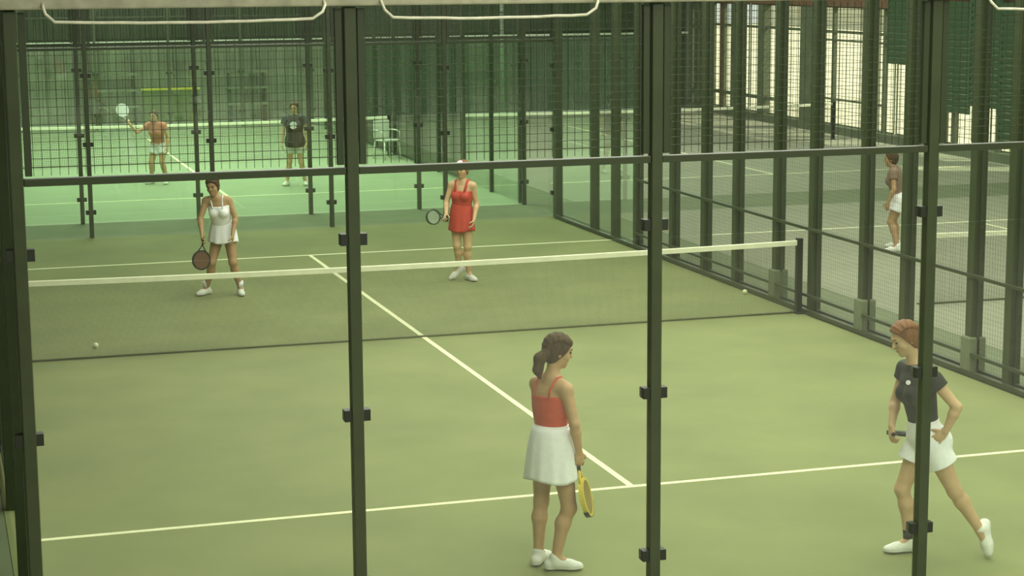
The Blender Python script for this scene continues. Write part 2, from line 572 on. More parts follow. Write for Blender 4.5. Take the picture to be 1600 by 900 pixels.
# stepped spectator benches along the back wall
for bx, lab in ((-0.3, 'grey stepped bench unit by the back wall, beside the tall pale pole'), (3.4, 'grey stepped bench unit by the back wall, right of the olive board')):
    root = empty('bench_unit', (bx, 43.4, 0))
    finish(root, lab, 'bench', 'stepped benches by the back wall')
    for k in range(3):
        part('seat', boxes_mesh('seat', [(-0.6, 0.6, -0.25 + .2 * k, -0.06 + .2 * k, 0.5 + .45 * k, 0.56 + .45 * k)], M['wall_grey'], 0.005), root)
    for sx in (-.5, .5):
        part('frame', boxes_mesh('frame', [(sx - .03, sx + .03, -.2 + .2 * k, -.14 + .2 * k, 0, 0.5 + .45 * k) for k in range(3)], M['wall_dark']), root)

# ------------------------------------------------------------------ open colonnade on the right, sunlit yard beyond
yard = part('ground', boxes_mesh('ground', [(17.4, 90, 10, 130, -0.3, -0.05)], M['ground']))
finish(yard, 'pale sunlit yard seen between the columns on the right', kind='structure')
gw = part('wall_yard', boxes_mesh('wall_yard', [(60, 60.4, 10, 130, -0.05, 3.4)], M['palewall']))
finish(gw, 'pale boundary wall across the sunlit yard', kind='structure')

colon = empty('wall_colonnade', (17.5, 0, 0))
finish(colon, 'row of dark columns with bright daylight between them on the right', kind='structure')
for (a, b) in ((46.0, 44.9), (44.75, 43.75), (43.6, 43.3), (43.2, 42.4), (40.8, 40.2), (38.9, 38.5), (36.1, 35.1), (32.5, 32.0), (29.5, 28.5), (23.2, 22.0)):
    part('column', boxes_mesh('column', [(-0.12, 0.12, b, a, -0.05, 7.6)], M['column'], 0.01), colon)
for yv in (41.5, 34.28, 31.47, 29.86, 28.0, 26.09):
    part('mullion', boxes_mesh('mullion', [(-0.05, 0.05, yv - 0.06, yv + 0.06, 0.1, 3.3)], M['column']), colon)
part('mullion', boxes_mesh('mullion', [(-0.06, 0.06, 41.52, 41.76, 0.1, 3.3)], M['redbrown']), colon)
part('lintel', boxes_mesh('lintel', [(-0.15, 0.15, 22, 46, 3.28, 3.62)], M['redbrown']), colon)
part('upper_wall', boxes_mesh('upper_wall', [(-0.1, 0.1, 22, 46, 3.62, 7.6)], M['column']), colon)
part('kerb', boxes_mesh('kerb', [(-0.16, 0.16, 22, 46, -0.05, 0.16)], M['column'], 0.01), colon)
for (z, a, b, t) in ((2.62, 31, 44, 0.07), (2.40, 31, 36, 0.05), (0.62, 38, 44, 0.09), (0.85, 31.5, 36, 0.05)):
    part('rail', boxes_mesh('rail', [(-0.035, 0.035, a, b, z - t / 2, z + t / 2)], M['column']), colon)
# wire grid in the openings
wg = wire_panel('mesh_panel', 4.3, 3.1, 0.20, 0.010, M['column'], 0.03)
for k in range(5):
    part('mesh_panel', wg, colon, (0.06, 24.4 + 4.4 * k, 0.17), (0, 0, math.pi / 2))

# green louvred shutters hanging over the openings nearest to the viewer
slat = boxes_mesh('slat', [(-0.02, 0.02, -0.62, 0.62, -0.075, 0.07)], M['louvre'])
for i, (ym, zb, ztxt) in enumerate(((30.25, 1.95, 'farthest'), (28.95, 1.35, 'second farthest'), (27.65, 0.95, 'third farthest'), (26.35, 1.15, 'fourth farthest'), (25.05, 0.35, 'nearest'))):
    root = empty('louvre_shutter', (17.25, ym, 0))
    finish(root, 'dark green louvred shutter over the bright opening on the right, %s of the five' % ztxt, 'shutter', 'louvred shutters on the right')
    n = int((3.6 - zb) / 0.15)
    for k in range(n):
        part('slat', slat, root, (0, 0, zb + 0.075 + 0.15 * k), (0, math.radians(-20), 0))
    part('side_rail', boxes_mesh('side_rail', [(-0.03, 0.03, 0.62, 0.65, zb, 3.62), (-0.03, 0.03, -0.65, -0.62, zb, 3.62), (-0.03, 0.03, -.62, .62, 3.6, 3.66)], M['louvre']), root)


# ------------------------------------------------------------------ figures: implicit surfaces meshed with surface nets
class Field:
    def __init__(s, lo, hi, h):
        s.h = h
        s.lo = np.array(lo, np.float64)
        n = np.ceil((np.array(hi) - s.lo) / h).astype(int) + 1
        s.n = n
        s.ax = [s.lo[i] + h * np.arange(n[i]) for i in range(3)]
        s.F = np.full(n, 1.0, np.float32)

    def _sl(s, lo, hi):
        a = np.clip(np.floor((np.array(lo) - s.lo) / s.h).astype(int), 0, s.n)
        b = np.clip(np.ceil((np.array(hi) - s.lo) / s.h).astype(int) + 1, 0, s.n)
        sl = tuple(slice(a[i], b[i]) for i in range(3))
        P = [s.ax[i][sl[i]] for i in range(3)]
        return sl, P[0][:, None, None], P[1][None, :, None], P[2][None, None, :]

    def _mix(s, sl, d, k):
        a = s.F[sl]
        d = d.astype(np.float32)
        if k > 0:
            hh = np.maximum(k - np.abs(a - d), 0) / k
            s.F[sl] = np.minimum(a, d) - hh * hh * k * 0.25
        else:
            s.F[sl] = np.minimum(a, d)

    def add(s, pr):
        k = pr['k']
        g = k + 3 * s.h
        if pr['t'] == 'rc':
            a, b, ra, rb = pr['a'], pr['b'], pr['ra'], pr['rb']
            r = max(ra, rb) + g
            sl, X, Y, Z = s._sl(np.minimum(a, b) - r, np.maximum(a, b) + r)
            ba = b - a
            L = float(ba @ ba) + 1e-12
            t = np.clip(((X - a[0]) * ba[0] + (Y - a[1]) * ba[1] + (Z - a[2]) * ba[2]) / L, 0, 1)
            d = np.sqrt((X - a[0] - t * ba[0]) ** 2 + (Y - a[1] - t * ba[1]) ** 2 + (Z - a[2] - t * ba[2]) ** 2) - (ra + (rb - ra) * t)
            if 'cut' in pr:
                cpt, cn = pr['cut']
                d = np.maximum(d, (X - cpt[0]) * cn[0] + (Y - cpt[1]) * cn[1] + (Z - cpt[2]) * cn[2])
        else:
            c, r, Rm = pr['c'], pr['r'], pr['R']
            rm = max(r) + g
            sl, X, Y, Z = s._sl(c - rm, c + rm)
            x, y, z = X - c[0], Y - c[1], Z - c[2]
            q = [x * Rm[0, i] + y * Rm[1, i] + z * Rm[2, i] for i in range(3)]
            k0 = np.sqrt((q[0] / r[0]) ** 2 + (q[1] / r[1]) ** 2 + (q[2] / r[2]) ** 2)
            k1 = np.sqrt((q[0] / r[0] ** 2) ** 2 + (q[1] / r[1] ** 2) ** 2 + (q[2] / r[2] ** 2) ** 2) + 1e-9
            d = k0 * (k0 - 1) / k1
        if d.size:
            s._mix(sl, d, k)

    def full(s):
        return s.ax[0][:, None, None], s.ax[1][None, :, None], s.ax[2][None, None, :]

    def clip(s, pt, n):
        X, Y, Z = s.full()
        s.F = np.maximum(s.F, ((X - pt[0]) * n[0] + (Y - pt[1]) * n[1] + (Z - pt[2]) * n[2]).astype(np.float32))

    def mesh(s, name, m):
        F, h = s.F, s.h
        ins = F < 0
        c = np.zeros(tuple(np.array(F.shape) - 1), np.uint8)
        for i in (0, 1):
            for j in (0, 1):
                for k in (0, 1):
                    c += ins[i:F.shape[0] - 1 + i, j:F.shape[1] - 1 + j, k:F.shape[2] - 1 + k]
        act = (c > 0) & (c < 8)
        idx = np.argwhere(act)
        ids = np.full(c.shape, -1, np.int64)
        ids[act] = np.arange(len(idx))
        off = np.array([(i, j, k) for i in (0, 1) for j in (0, 1) for k in (0, 1)])
        V = np.stack([F[idx[:, 0] + o[0], idx[:, 1] + o[1], idx[:, 2] + o[2]] for o in off], 1).astype(np.float64)
        acc = np.zeros((len(idx), 3))
        cnt = np.zeros(len(idx))
        for a in range(8):
            for b in range(a + 1, 8):
                if np.abs(off[a] - off[b]).sum() != 1:
                    continue
                va, vb = V[:, a], V[:, b]
                cr = (va < 0) != (vb < 0)
                t = np.where(cr, va / np.where(cr, va - vb, 1), 0)
                acc += np.where(cr[:, None], off[a] + t[:, None] * (off[b] - off[a]), 0)
                cnt += cr
        verts = s.lo + h * (idx + acc / cnt[:, None])
        faces = []
        for ax in range(3):
            o1, o2 = [(1, 2), (2, 0), (0, 1)][ax]
            A = [slice(None)] * 3
            B = [slice(None)] * 3
            A[ax] = slice(0, -1)
            B[ax] = slice(1, None)
            sa, sb = ins[tuple(A)], ins[tuple(B)]
            e = np.argwhere(sa != sb)
            ok = (e[:, o1] > 0) & (e[:, o2] > 0) & (e[:, o1] < F.shape[o1] - 1) & (e[:, o2] < F.shape[o2] - 1)
            e = e[ok]
            if not len(e):
                continue
            d1 = np.zeros(3, int)
            d1[o1] = 1
            d2 = np.zeros(3, int)
            d2[o2] = 1

            def g(q):
                return ids[q[:, 0], q[:, 1], q[:, 2]]
            quad = np.stack([g(e - d1 - d2), g(e - d2), g(e), g(e - d1)], 1)
            pos = sa[e[:, 0], e[:, 1], e[:, 2]]
            quad = np.where(pos[:, None], quad, quad[:, ::-1])
            faces.append(quad)
        fa = np.concatenate(faces)
        me = bpy.data.meshes.new(name)
        me.vertices.add(len(verts))
        me.vertices.foreach_set('co', verts.astype(np.float32).ravel())
        me.loops.add(fa.size)
        me.loops.foreach_set('vertex_index', fa.astype(np.int32).ravel())
        me.polygons.add(len(fa))
        me.polygons.foreach_set('loop_start', (np.arange(len(fa)) * 4).astype(np.int32))
        me.polygons.foreach_set('loop_total', np.full(len(fa), 4, np.int32))
        me.polygons.foreach_set('use_smooth', np.ones(len(fa), bool))
        me.materials.append(m)
        me.update(calc_edges=True)
        me.validate()
        return me


def A3(*v):
    return np.array(v[0] if len(v) == 1 else v, float)


def nrm(v):
    return v / (np.linalg.norm(v) + 1e-12)


def rc(a, b, ra, rb, k=0.03, **kw):
    return dict(t='rc', a=A3(a), b=A3(b), ra=ra, rb=rb, k=k, **kw)


def el(c, r, R=None, k=0.03):
    return dict(t='el', c=A3(c), r=r, R=np.eye(3) if R is None else R, k=k)


def inflate(prs, d, k=None):
    out = []
    for p in prs:
        q = dict(p)
        if p['t'] == 'rc':
            q['ra'] += d
            q['rb'] += d
        else:
            q['r'] = tuple(x + d for x in p['r'])
        if k is not None:
            q['k'] = k
        out.append(q)
    return out


def bounds(prs, m):
    lo, hi = np.full(3, 1e9), np.full(3, -1e9)
    for p in prs:
        if p['t'] == 'rc':
            r = max(p['ra'], p['rb'])
            lo = np.minimum(lo, np.minimum(p['a'], p['b']) - r)
            hi = np.maximum(hi, np.maximum(p['a'], p['b']) + r)
        else:
            r = max(p['r'])
            lo = np.minimum(lo, p['c'] - r)
            hi = np.maximum(hi, p['c'] + r)
    return lo - m, hi + m


def solid(name, prs, h, m, clips=(), shell=None):
    lo, hi = bounds(prs, 4 * h)
    f = Field(lo, hi, h)
    for p in prs:
        f.add(p)
    if shell:
        f.F = np.maximum(f.F, -(f.F + shell))
    for pt, n in clips:
        f.clip(A3(pt), nrm(A3(n)))
    return f.mesh(name, m)


def frame(upv, rightv):
    u = nrm(A3(upv))
    r = A3(rightv)
    r = nrm(r - u * (r @ u))
    f = np.cross(u, r)
    return r, f, u


def hand_prims(w, d, pn, thumb, s=1.0, curl=0.6, rad=0.0085):
    """w wrist, d palm direction, pn palm normal (curl direction), thumb side direction"""
    d = nrm(A3(d))
    pn = A3(pn)
    pn = nrm(pn - d * (pn @ d))
    side = np.cross(d, pn)
    if side @ A3(thumb) < 0:
        side = -side
    R = np.stack([side, d, pn], 1)
    P = [el(w + d * 0.048 * s, (0.040 * s, 0.052 * s, 0.017 * s), R, 0.02)]
    lens = (0.070, 0.080, 0.074, 0.058)
    for i, L in enumerate(lens):
        o = w + d * (0.088 - 0.004 * abs(i - 1)) * s + side * (0.030 - 0.0205 * i) * s
        p = o
        for j, fr in enumerate((0.45, 0.30, 0.25)):
            a = curl * (0.5 + j * 0.9)
            dv = d * math.cos(a) + pn * math.sin(a) + side * (0.10 - 0.07 * i)
            q = p + nrm(dv) * L * fr * s
            P.append(rc(p, q, rad * s * (1 - 0.06 * j), rad * s * (1 - 0.06 * (j + 1)), 0.004))
            p = q
    p = w + d * 0.028 * s + side * 0.028 * s
    for j, fr in enumerate((0.034, 0.030, 0.024)):
        dv = side * (0.8 - 0.35 * j) + d * (0.7 + 0.1 * j) + pn * (0.35 + curl * 0.5 * j)
        q = p + nrm(dv) * fr * s
        P.append(rc(p, q, 0.0105 * s, 0.0095 * s, 0.006))
        p = q
    return P


class Person:
    """all positions are local: x to the right in the view, y away from the viewer, z up"""

    def __init__(s, base, J, h, sc=1.0, female=True):
        s.J = {k: A3(v) for k, v in J.items()}
        s.h = h
        s.sc = sc
        J = s.J
        r, f, u = frame(J['chest'] - J['pelvis'], J['right'])
        s.r, s.f, s.u = r, f, u
        RT = np.stack([r, f, u], 1)
        hr, hf, hu = frame(J['hup'], np.cross(J['face'], J['hup']))
        s.hr, s.hf, s.hu = hr, hf, hu
        HR = np.stack([hr, hf, hu], 1)
        P, C, N, H = J['pelvis'], J['chest'], J['neck'], J['head']
        fem = 1.0 if female else 0.0
        T = [el(P, ((.155 + .012 * fem) * sc, .108 * sc, .115 * sc), RT, .05),
             el(P * .5 + C * .5, ((.135 - .018 * fem) * sc, .092 * sc, .15 * sc), RT, .06),
             el(C, (.142 * sc, .104 * sc, .16 * sc), RT, .06),
             el(C + u * .09 * sc, (.135 * sc, .085 * sc, .08 * sc), RT, .05)]
        for q in (-1, 1):
            T.append(el(P - f * .055 * sc + r * q * .07 * sc - u * .045 * sc, (.082 * sc,) * 3, None, .05))
            if female:
                T.append(el(C + f * .085 * sc + r * q * .062 * sc + u * .01 * sc, (.058 * sc, .05 * sc, .056 * sc), RT, .03))
        s.torso = T
        G = [rc(J['shL'], J['shR'], .050 * sc, .050 * sc, .05), rc(N, J['shL'] * .75 + N * .25, .048 * sc, .045 * sc, .04), rc(N, J['shR'] * .75 + N * .25, .048 * sc, .045 * sc, .04)]
        s.girdle = G
        hs = sc
        neck = [rc(N - u * .02, H - hu * .06 * hs - hf * .015, .052 * sc, .047 * sc, .03)]
        head = [el(H + hu * .022 * hs - hf * .006, (.074 * hs, .094 * hs, .092 * hs), HR, .02),
                el(H + hf * .028 * hs - hu * .045 * hs, (.056 * hs, .062 * hs, .066 * hs), HR, .03),
                el(H + hf * .066 * hs - hu * .094 * hs, (.022 * hs, .018 * hs, .018 * hs), HR, .025),
                rc(H + hf * .088 * hs + hu * .012, H + hf * .106 * hs - hu * .022, .008 * hs, .012 * hs, .012),
                rc(H + hf * .080 * hs - hr * .035 + hu * .030, H + hf * .080 * hs + hr * .035 + hu * .030, .012 * hs, .012 * hs, .015)]
        for q in (-1, 1):
            head.append(el(H + hr * q * .075 * hs - hf * .012 * hs - hu * .005, (.010 * hs, .020 * hs, .030 * hs), HR, .008))
            head.append(el(H + hr * q * .040 * hs + hf * .055 * hs - hu * .025, (.024 * hs, .022 * hs, .024 * hs), HR, .02))
        s.headp = head
        legs = []
        s.thigh = {}
        for q, sd in ((-1, 'L'), (1, 'R')):
            hip = P + r * q * .082 * sc - u * .06 * sc
            kn, an = J['kn' + sd], J['an' + sd]
            s.thigh[sd] = (hip, kn)
            legs.append(rc(hip, kn, .088 * sc, .054 * sc, .035))
            back = -A3(J['toe' + sd]) * np.array([1, 1, 0.2])
            calf = kn + (an - kn) * .30 + nrm(back) * .016 * sc
            legs.append(rc(kn, calf, .050 * sc, .054 * sc, .03))
            legs.append(rc(calf, an, .053 * sc, .034 * sc, .03))
            td = nrm(J['toe' + sd])
            nn = s.foot_up(sd)
            legs.append(rc(an, an + td * .10 * sc - nn * .05 * sc, .036 * sc, .028 * sc, .02))
        s.legs = legs
        arms = []
        s.up_arm = {}
        for sd in 'LR':
            S, E, W = J['sh' + sd], J['el' + sd], J['wr' + sd]
            s.up_arm[sd] = (S, E)
            arms.append(rc(S, E, .047 * sc, .036 * sc, .025))
            bel = E + (W - E) * .28
            arms.append(rc(E, bel, .036 * sc, .038 * sc, .02))
            arms.append(rc(bel, W, .038 * sc, .025 * sc, .02))
            arms += hand_prims(W, J.get('hd' + sd, W - E), J.get('pn' + sd, f), J.get('th' + sd, f), sc, float(J.get('curl' + sd, A3(0.6, 0, 0)).ravel()[0]))
        s.arms = arms
        s.neckp = neck
        s.root = empty('person', (base[0], base[1], 0), -YAW)

    def foot_up(s, sd):
        td = nrm(s.J['toe' + sd])
        a = A3(0, 0, 1)
        if abs(td[2]) > 0.8:
            a = nrm(s.J['kn' + sd] - s.J['an' + sd])
            a = -nrm(A3(td[0], td[1], 0)) * -1 if False else a
        return nrm(a - td * (a @ td))

    def build_body(s, m):
        prs = s.torso + s.girdle + s.legs + s.neckp + s.headp + s.arms
        part('body', solid('body', prs, s.h, m), s.root)

    def face(s, haircol, brow=True):
        H, r, f, u, c = s.J['head'], s.hr, s.hf, s.hu, s.sc
        for q in (-1, 1):
            part('eye', cached('eyem', lambda: ball_mesh('eye', 0.0085, M['eye'], 10, 6)), s.root, tuple(H + r * q * .034 * c + f * .083 * c + u * .008 * c))
            b0 = H + r * q * .018 * c + f * .094 * c + u * .032 * c
            b1 = H + r * q * .052 * c + f * .078 * c + u * .034 * c
            part('eyebrow', tube_mesh('eyebrow', [b0, (b0 + b1) / 2 + u * .004 + f * .003, b1], [.004, .005, .003], haircol, 6), s.root)
        l0 = H - r * .024 * c + f * .080 * c - u * .060 * c
        l1 = H + r * .024 * c + f * .080 * c - u * .060 * c
        part('lips', tube_mesh('lips', [l0, (l0 + l1) / 2 + f * .010, l1], [.004, .008, .004], M['lip'], 8), s.root)

    def shoes(s, m, sole=True):
        sc = s.sc
        for sd in 'LR':
            an, td, n = s.J['an' + sd], nrm(s.J['toe' + sd]), s.foot_up(sd)
            side = np.cross(td, n)
            R = np.stack([side, td, n], 1)
            bot = an - n * .082 * sc
            heel = bot - td * .045 * sc
            prs = [el(heel + n * .032, (.037 * sc, .042 * sc, .040 * sc), R, .02),
                   rc(heel + n * .03, bot + td * .10 * sc + n * .026, .036 * sc, .038 * sc, .02),
                   el(bot + td * .125 * sc + n * .022, (.045 * sc, .072 * sc, .034 * sc), R, .03),
                   rc(an - n * .035 * sc - td * .006, an + n * .004 * sc - td * .008, .043 * sc, .041 * sc, .02),
                   rc(an - n * .02 * sc, bot + td * .09 * sc + n * .035, .036 * sc, .030 * sc, .03)]
            sh = part('shoe', solid('shoe', prs, min(s.h, .006), m, [(bot + n * .012, -n)]), s.root)
            if sole:
                part('sole', solid('sole', inflate(prs[:3], .004), min(s.h, .006), M['sole'], [(bot, -n), (bot + n * .016, n)]), sh)

    def hair(s, m, extra=(), cut=0.045, tilt=0.55, puff=0.014):
        H, r, f, u, c = s.J['head'], s.hr, s.hf, s.hu, s.sc
        R = np.stack([r, f, u], 1)
        base = [el(H + u * .026 * c - f * .010, (.074 * c + puff, .094 * c + puff, .090 * c + puff), R, .02),
                el(H - u * .03 * c - f * .045 * c, (.062 * c + puff * .5, .050 * c, .07 * c), R, .03)]
        lo = min(s.h, .006)
        nv = nrm(f * .85 - u * tilt)
        if s.h < .01:
            for i in range(13):
                aa = (i - 6) / 6 * 1.15
                ps = []
                for t in np.linspace(.25, 3.9, 10):
                    lat = math.sin(aa) * (.55 + .45 * math.sin(min(t, 3.1)))
                    ps.append(H + u * .026 * c - f * .010 + f * math.cos(t) * (.094 * c + puff) * math.cos(aa * .6) + r * lat * (.074 * c + puff) + u * math.sin(t) * (.09 * c + puff) * math.cos(aa * .75))
                for p_, q_ in zip(ps[:-1], ps[1:]):
                    base.append(rc(p_, q_, .0085, .0085, .006))
        hm = solid('hair', base, lo, m, [(H + f * cut * c + u * .03 * c, nv)])
        o = part('hair', hm, s.root)
        if extra:
            part('ponytail', solid('ponytail', list(extra), lo, m), o)
        return o

    def top(s, name, m, lo, hi, infl=.010, sleeves=0.0, extra=(), girdle=False, shell=None, hin=None):
        """lo, hi distances along the spine measured from the pelvis"""
        prs = inflate(s.torso, infl)
        if girdle:
            prs += inflate(s.girdle[:1], infl) + inflate(s.girdle[1:], infl - .004)
        for sd in 'LR':
            if sleeves:
                S, E = s.up_arm[sd]
                end = S + (E - S) * sleeves
                prs.append(rc(S, end, .047 * s.sc + infl + .006, .042 * s.sc + infl + .012, .025, cut=(end, nrm(E - S))))
        prs += list(extra)
        clips = [(s.J['pelvis'] + s.u * lo, -s.u)]
        if hi is not None:
            clips.append((s.J['pelvis'] + s.u * hi, s.u))
        return part(name, solid(name, prs, s.h, m, clips), s.root)

    def skirt(s, name, m, top, hem, r0, r1, shift=(0, 0, 0), pleats=14, amp=.02, thick=.010):
        """flared skirt as a lofted shell; top/hem are offsets from the pelvis along z"""
        P = s.J['pelvis']
        vs, fs = [], []
        nu, nv = 96, 18
        sh = A3(shift)
        for side in (0, 1):
            for j in range(nv + 1):
                t = j / nv
                c = P + A3(0, 0, top + (hem - top) * t) + sh * t
                e = t ** 0.5
                rx = r0[0] + (r1[0] - r0[0]) * e - thick * side
                ry = r0[1] + (r1[1] - r0[1]) * e - thick * side
                for i in range(nu):
                    a = 2 * math.pi * i / nu
                    w = 1 + amp * t * math.sin(pleats * a) + amp * .6 * t * math.sin(5 * a + 1)
                    vs.append(tuple(c + s.r_h() * math.cos(a) * rx * w + s.f_h() * math.sin(a) * ry * w + A3(0, 0, .012 * t * math.sin(3 * a))))
        N = (nv + 1) * nu
        for j in range(nv):
            for i in range(nu):
                a, b = j * nu + i, j * nu + (i + 1) % nu
                fs.append((a, a + nu, b + nu, b))
                fs.append((N + a, N + b, N + b + nu, N + a + nu))
        for i in range(nu):
            a, b = i, (i + 1) % nu
            fs.append((a, b, N + b, N + a))
            a2, b2 = nv * nu + a, nv * nu + b
            fs.append((a2, N + a2, N + b2, b2))
        me = bpy.data.meshes.new(name)
        me.from_pydata(vs, [], fs)
        me.materials.append(m)
        for p in me.polygons:
            p.use_smooth = True
        me.update()
        return part(name, me, s.root)

    def r_h(s):
        v = s.r * np.array([1, 1, 0])
        return nrm(v)

    def f_h(s):
        return np.cross(A3(0, 0, 1), s.r_h())

    def shorts(s, name, m, frac=.5, flare=.025, waist=.09):
        prs = inflate(s.torso[:2], .014) + inflate(s.torso[4:], .012)[:1]
        for q in s.torso:
            if q['t'] == 'el' and abs(q['r'][0] - .082 * s.sc) < 1e-6:
                prs += inflate([q], .012)
        clips = [(s.J['pelvis'] + s.u * waist, s.u)]
        for sd in 'LR':
            hip, kn = s.thigh[sd]
            end = hip + (kn - hip) * frac
            prs.append(rc(hip, end, .092 * s.sc + .014, .080 * s.sc + flare, .03, cut=(end, nrm(kn - hip))))
        return part(name, solid(name, prs, s.h, m, clips), s.root)


def racket(name, hand, axis, facen, label, mface, mrim, mgrip, s=1.0, tip=None, open_ring=False):
    """hand = butt of the grip (world), axis = direction to the head, facen = face normal; all world vectors"""
    a = nrm(A3(axis))
    n = A3(facen)
    n = nrm(n - a * (n @ a))
    w = np.cross(a, n)
    root = empty(name, tuple(hand))
    mm = Matrix(((w[0], n[0], a[0], hand[0]), (w[1], n[1], a[1], hand[1]), (w[2], n[2], a[2], hand[2]), (0, 0, 0, 1)))
    root.matrix_world = mm
    finish(root, label, 'racket')
    part('grip', tube_mesh('grip', [(0, 0, 0), (0, 0, .008), (0, 0, .12 * s), (0, 0, .135 * s)], [.017 * s, .0155 * s, .0145 * s, .012 * s], mgrip, 12), root)
    # throat + rim
    cz, rx, rz = .335 * s, .125 * s, .135 * s
    ring = []
    for k in range(29):
        t = 2 * math.pi * k / 28
        ring.append((rx * math.sin(t), 0, cz - rz * math.cos(t)))
    nv = []
    prof = [(-.010, -.017), (.010, -.017), (.010, .017), (-.010, .017)]
    vs, fs = [], []
    for k in range(28):
        t = 2 * math.pi * k / 28
        for (dr, dy) in prof:
            vs.append(((rx + dr * s) * math.sin(t), dy * s, cz - (rz + dr * s) * math.cos(t)))
    for k in range(28):
        for j in range(4):
            p, q = k * 4 + j, k * 4 + (j + 1) % 4
            p2, q2 = ((k + 1) % 28) * 4 + j, ((k + 1) % 28) * 4 + (j + 1) % 4
            fs.append((p, q, q2, p2))
    me = bpy.data.meshes.new('rim')
    me.from_pydata(vs, [], fs)
    me.materials.append(mrim)
    part('rim', me, root)
    if tip is not None:
        vs2, fs2 = [], []
        for k in range(11):
            t = math.pi + (k - 5) / 5 * 1.05
            for (dr, dy) in [(.008, -.0185), (.013, -.0185), (.013, .0185), (.008, .0185)]:
                vs2.append(((rx + dr * s) * math.sin(t), dy * s, cz - (rz + dr * s) * math.cos(t)))
        for k in range(10):
            for j in range(4):
                fs2.append((k * 4 + j, k * 4 + (j + 1) % 4, (k + 1) * 4 + (j + 1) % 4, (k + 1) * 4 + j))
        me = bpy.data.meshes.new('bumper')
        me.from_pydata(vs2, [], fs2)
        me.materials.append(tip)
        part('bumper', me, root)
    for sx in (-1, 1):
        part('throat', tube_mesh('throat', [(sx * .006, 0, .125 * s), (sx * .035 * s, 0, .175 * s), (sx * .075 * s, 0, .235 * s)], .009 * s, mrim, 8), root)
    if not open_ring:
        vs, fs = [], []
        for sgn in (-1, 1):
            for k in range(28):
                t = 2 * math.pi * k / 28
                vs.append(((rx - .008 * s) * math.sin(t), sgn * .014 * s, cz - (rz - .008 * s) * math.cos(t)))
        fs = [tuple(range(28)), tuple(range(55, 27, -1))]
        me = bpy.data.meshes.new('face')
        me.from_pydata(vs, [], fs)
        me.materials.append(mface)
        part('face', me, root)
    else:
        bl = []
        for k in range(-5, 6):
            x = k * .021 * s
            hz = rz * math.sqrt(max(0, 1 - (x / rx) ** 2))
            bl.append((x - .0012, x + .0012, -.0012, .0012, cz - hz, cz + hz))
            z = k * .023 * s
            hx = rx * math.sqrt(max(0, 1 - (z / rz) ** 2))
            bl.append((-hx, hx, -.0012, .0012, cz + z - .0012, cz + z + .0012))
        part('strings', boxes_mesh('strings', bl, mface), root)
    return root


def to_world(base, p):
    p = A3(p)
    return A3(base[0] + p[0] * cy + p[1] * sy, base[1] - p[0] * sy + p[1] * cy, p[2])


def vec_world(p):
    p = A3(p)
    return A3(p[0] * cy + p[1] * sy, -p[0] * sy + p[1] * cy, p[2])


# ------------------------------------------------------------------ near player with red top
B1 = (-1.30, 1.20)
p1 = Person(B1, dict(
    pelvis=(-.015, .0, .905), chest=(-.022, .015, 1.205), neck=(-.012, .01, 1.40), head=(.034, .025, 1.590),
    right=(.74, -.67, 0), hup=(.22, .06, 1), face=(.90, .30, -.26),
    shL=(-.118, .125, 1.335), shR=(.088, -.10, 1.335),
    elL=(-.105, .235, 1.085), wrL=(.045, .315, 1.0), hdL=(.8, .3, -.1), pnL=(.2, -.7, -.3), thL=(0, 0, 1),
    elR=(.145, -.145, 1.095), wrR=(.178, -.10, .885), hdR=(.08, .06, -1), pnR=(-.5, .85, 0), thR=(.8, .5, 0), curlR=(1.15, 0, 0),
    knL=(-.090, .085, .470), anL=(-.112, .06, .092), toeL=(.42, .9, 0),
    knR=(.108, -.055, .455), anR=(.012, -.085, .092), toeR=(.97, .02, 0)), .0042)
finish(p1.root, 'standing woman in red strappy top and white skirt, ponytail, racket lowered', 'person')
p1.build_body(M['skin'])
p1.face(M['hair_dark'])
p1.shoes(M['white_shoe'])
H1 = p1.J['head']
p1.hair(M['hair_dark'], cut=.05, puff=.016, extra=[rc((-.045, -.03, 1.60), (-.098, -.055, 1.555), .035, .042, .02), rc((-.098, -.055, 1.555), (-.112, -.06, 1.475), .042, .036, .02), rc((-.112, -.06, 1.475), (-.100, -.05, 1.415), .036, .014, .02)])
tp = p1.top('camisole', M['red'], .115, .372, .008)
for q in (-1, 1):
    sh = p1.J['neck'] * .42 + p1.J['sh' + ('L' if q < 0 else 'R')] * .58
    bk = p1.J['chest'] + p1.u * .05 - p1.f * .103 + p1.r * q * .075
    fr = p1.J['chest'] + p1.u * .06 + p1.f * .108 + p1.r * q * .070
    topp = sh + p1.u * .056
    part('strap', tube_mesh('strap', [bk, bk + p1.u * .07 + p1.f * .012, topp - p1.f * .035 - p1.u * .004, topp + p1.f * .01, topp + p1.f * .05 - p1.u * .03, fr], .007, M['red'], 8), tp)
p1.skirt('skirt', M['white'], .155, -.235, (.130, .112), (.212, .192), (0, 0, 0), 13, .018)
part('waistband', tube_mesh('waistband', [tuple(p1.J['pelvis'] + A3(0, 0, .150) + p1.r_h() * .126 * math.cos(a) + p1.f_h() * .102 * math.sin(a)) for a in np.linspace(0, 2 * math.pi, 33)], .011, M['white'], 8), p1.root)
racket('racket', to_world(B1, (.150, -.085, .865)), vec_world((.235, .03, -.97)), vec_world((.975, -.2, .1)),
       'yellow rimmed padel racket with black tip held down by the woman in red top', M['ochre'], M['yellow'], M['blackp'], 1.0, tip=M['blackp'])

